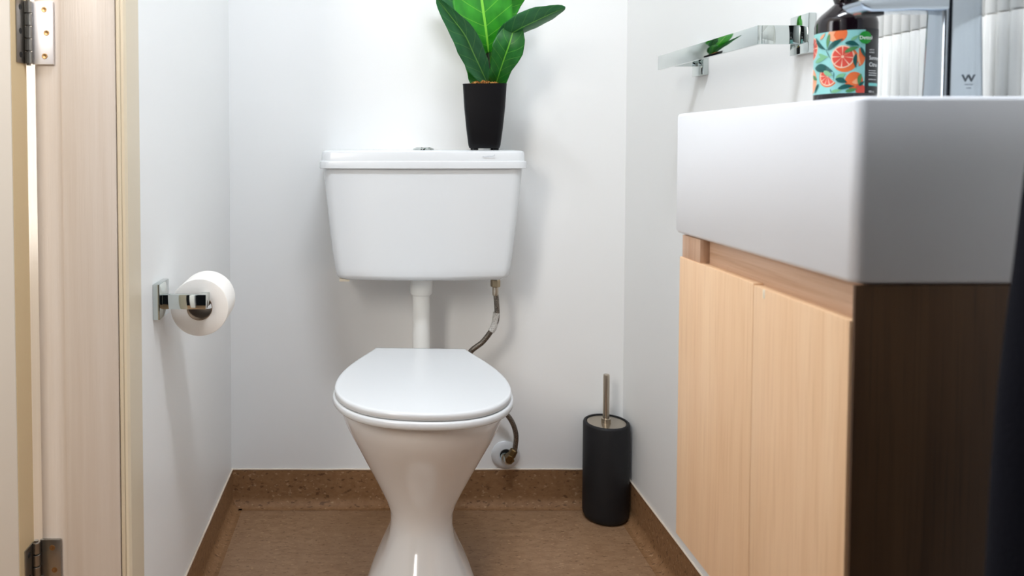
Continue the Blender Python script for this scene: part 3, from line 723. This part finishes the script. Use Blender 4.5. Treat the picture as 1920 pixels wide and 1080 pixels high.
rect(S(1525)-95, SMAX, TTOP, TBOT, 0, AQ)
# fruit
disc(S(1571), 62, 16, 1, OR); disc(S(1563)-1, 64, 12, 2, PE, 60, 300)
disc(S(1581)+3, 111, 24, 1, OR); seg_slice(S(1579), 106, 21.5, -35, 325-12, 3, 8)
disc(S(1608), 108, 13, 1, OR, -90, 90, ry=1.3)
seg_slice(-84, 84, 22, 0, 360, 1, 9)
a = 40
disc(S(1553), 141, 21, 1, OR, a, a+180); seg_slice(S(1553), 141, 18.5, a, a+180, 3, 5)
disc(S(1601), 152, 17, 1, OR); disc(S(1604), 148, 10, 2, PE, 0, 140)
disc(S(1612), 168, 10, 3, RE); disc(-88, 148, 24, 1, PE)
for (x0, y0, x1, y1, w, mi, bd, ly) in (
        (190, 215, 312, 385, 4, DL, 3, 5), (330, 392, 508, 268, 5, DL, -2, 5), (350, 190, 325, 372, 3.6, ML, 1, 5), (525, 320, 692, 362, 4.5, DL, -2, 6), (590, 292, 684, 236, 3, LL, 0, 4),
        (520, 432, 690, 372, 3.8, ML, -1, 6), (190, 520, 340, 465, 4.5, LL, 0, 4), (225, 420, 345, 475, 3.5, LL, 2, 4), (190, 590, 398, 655, 8, DL, -3, 6), (290, 640, 395, 700, 4.5, LL, 1, 7),
        (425, 745, 560, 795, 5, DL, -1, 6), (430, 735, 545, 690, 4.5, LL, 0, 5), (452, 865, 645, 840, 4.2, DL, -2, 6), (375, 900, 500, 878, 3.2, LL, 0, 5), (540, 900, 680, 870, 3.5, ML, 0, 6),
        (655, 450, 655, 625, 3.6, DL, 2, 7), (670, 440, 715, 600, 2.4, PE, 2, 5), (715, 690, 690, 830, 4, ML, 1, 6), (700, 372, 762, 505, 3.2, DL, 0, 6), (690, 835, 755, 780, 3, DL, 0, 6),
        (235, 790, 190, 905, 3.6, DL, 1, 6), (165, 680, 215, 740, 4, ML, 0, 5), (240, 250, 300, 180, 3, PE, 0, 5)):
    p, q = c5(x0, y0), c5(x1, y1); lleaf(p[0], p[1], q[0], q[1], w, ly, mi, bd)
for pts in (((312, 385), (372, 510)), ((408, 655), (402, 760)), ((372, 860), (380, 915)), ((325, 372), (315, 400)), ((150, 250), (190, 330))):
    p, q = c5(*pts[0]), c5(*pts[1]); lleaf(p[0], p[1], q[0], q[1], .7, 7, DL)
# printed black column and green roundel
rect(SMAX+.2, 150, TTOP-3, TBOT+1, 0, BK)
disc(S(1618.6), 71.5, 13.5, 9, GR, clamp=False, ry=.87)
obj('label', lb, LM, bo, smooth=False, label='citrus fruit print on aqua with black column')
def bottle_text(s, s0, base, hpx, mi, lay=2, wide=1.0, bold=0.0):
    me = text_mesh(s, 1.0, offset=bold); bm = bmesh.new(); bm.from_mesh(me)
    bmesh.ops.triangulate(bm, faces=bm.faces); 
    k = hpx/.7
    for v in bm.verts: v.co = onb(s0+v.co.x*k*wide, base-v.co.y*k, lay)
    obj('lettering', bm, LM[mi], bo, smooth=False)
bottle_text('Dettol', S(1607.5), 74.8, 6.6, WH, 11, 1.12, .012)
tx0 = S(1626.8)
bottle_text('NATURE', tx0, 95.2, 2.6, WH); bottle_text('INSPIRED', tx0, 100, 2.6, WH)
bottle_text('Summer', tx0, 112.3, 7.2, WH, 2, 1.0, .01); bottle_text('Citrus', tx0, 125, 7.6, WH, 2, 1.0, .01)
for k, (t_, w_) in enumerate(((133.5, 20), (137.5, 24), (141.8, 22), (149.5, 26))):
    pass
lb = bmesh.new()
for t_, w_ in ((133, 20), (137.3, 24), (141.5, 22), (149.5, 26)):
    s_ = tx0
    rg = random.Random(int(t_*10))
    while s_ < tx0+w_:
        l_ = rg.uniform(2, 5); rect(s_, s_+l_, t_-.8, t_+.5, 1, 0); s_ += l_+1.2
rect(tx0, tx0+34, 155.8, 161.5, 1, 1)
obj('fine_print', lb, [LM[WH], LM[TB]], bo, smooth=False)
bottle_text('400 mL', tx0, 174, 4.0, WH)

# ------------------------------------------------------------------ black towel on a hook at the right edge
hk = thing('wall_hook', 'round chrome wall hook holding the black towel', 'hook', (XR, .40, 1.36))
bm = revolve(bmesh.new(), (XR-.0002, .40, 1.36), (-1, 0, 0), [(0, .022), (.004, .022), (.005, .019), (.006, .007), (.055, .006), (.056, .010), (.062, .010), (.063, .007)], 28)
obj('hook_body', bm, M['chrome'], hk)
def towel():
    bm = bmesh.new(); rings = []; n = 64; c = Vector((XR-.055, .40, 0))
    tab = [(1.368, .016, .016), (1.34, .030, .028), (1.25, .060, .055), (1.10, .115, .078), (.95, .175, .09)]
    # left edge follows the photo: px -> x at this depth
    # the left outline, as (height, leftmost sight line x/y) pairs
    prof = [(1.368, 1.36), (1.33, 1.30), (1.25, 1.20), (1.15, 1.08), (1.05, .965), (.955, .885), (.92, .870), (.90, .8655), (.87, .8590), (.84, .8515), (.80, .8425), (.76, .8370), (.70, .8325), (.30, .826)]
    for z, q in prof:
        xr = min(XR-.012, XR-.055+.02+.03*min(1, (1.37-z)*3))
        d = min(.042, .014+.05*(1.37-z)*1.6)
        def ring_at(xl):
            w = (xr-xl)/2; cx_ = (xr+xl)/2; ring = []
            for k in range(n):
                a = 2*PI*k/n; f = 1+.16*math.sin(9*a+3.6*z)*min(1, (1.37-z)*4)*(abs(math.sin(a))**.7)
                ring.append(Vector((cx_+w*math.cos(a), .40+d*math.sin(a)*f, z)))
            return ring
        lo, hi = .25, xr-.012
        for _ in range(30):
            md = (lo+hi)/2
            if min(p.x/p.y for p in ring_at(md)) < q: lo = md
            else: hi = md
        rings.append(ring_at((lo+hi)/2))
    loft(bm, rings); return bm
tw = obj('towel', towel(), M['towel'], ang=80)
tw['label'] = 'black towel hanging at the right edge of the picture'; tw['category'] = 'towel'
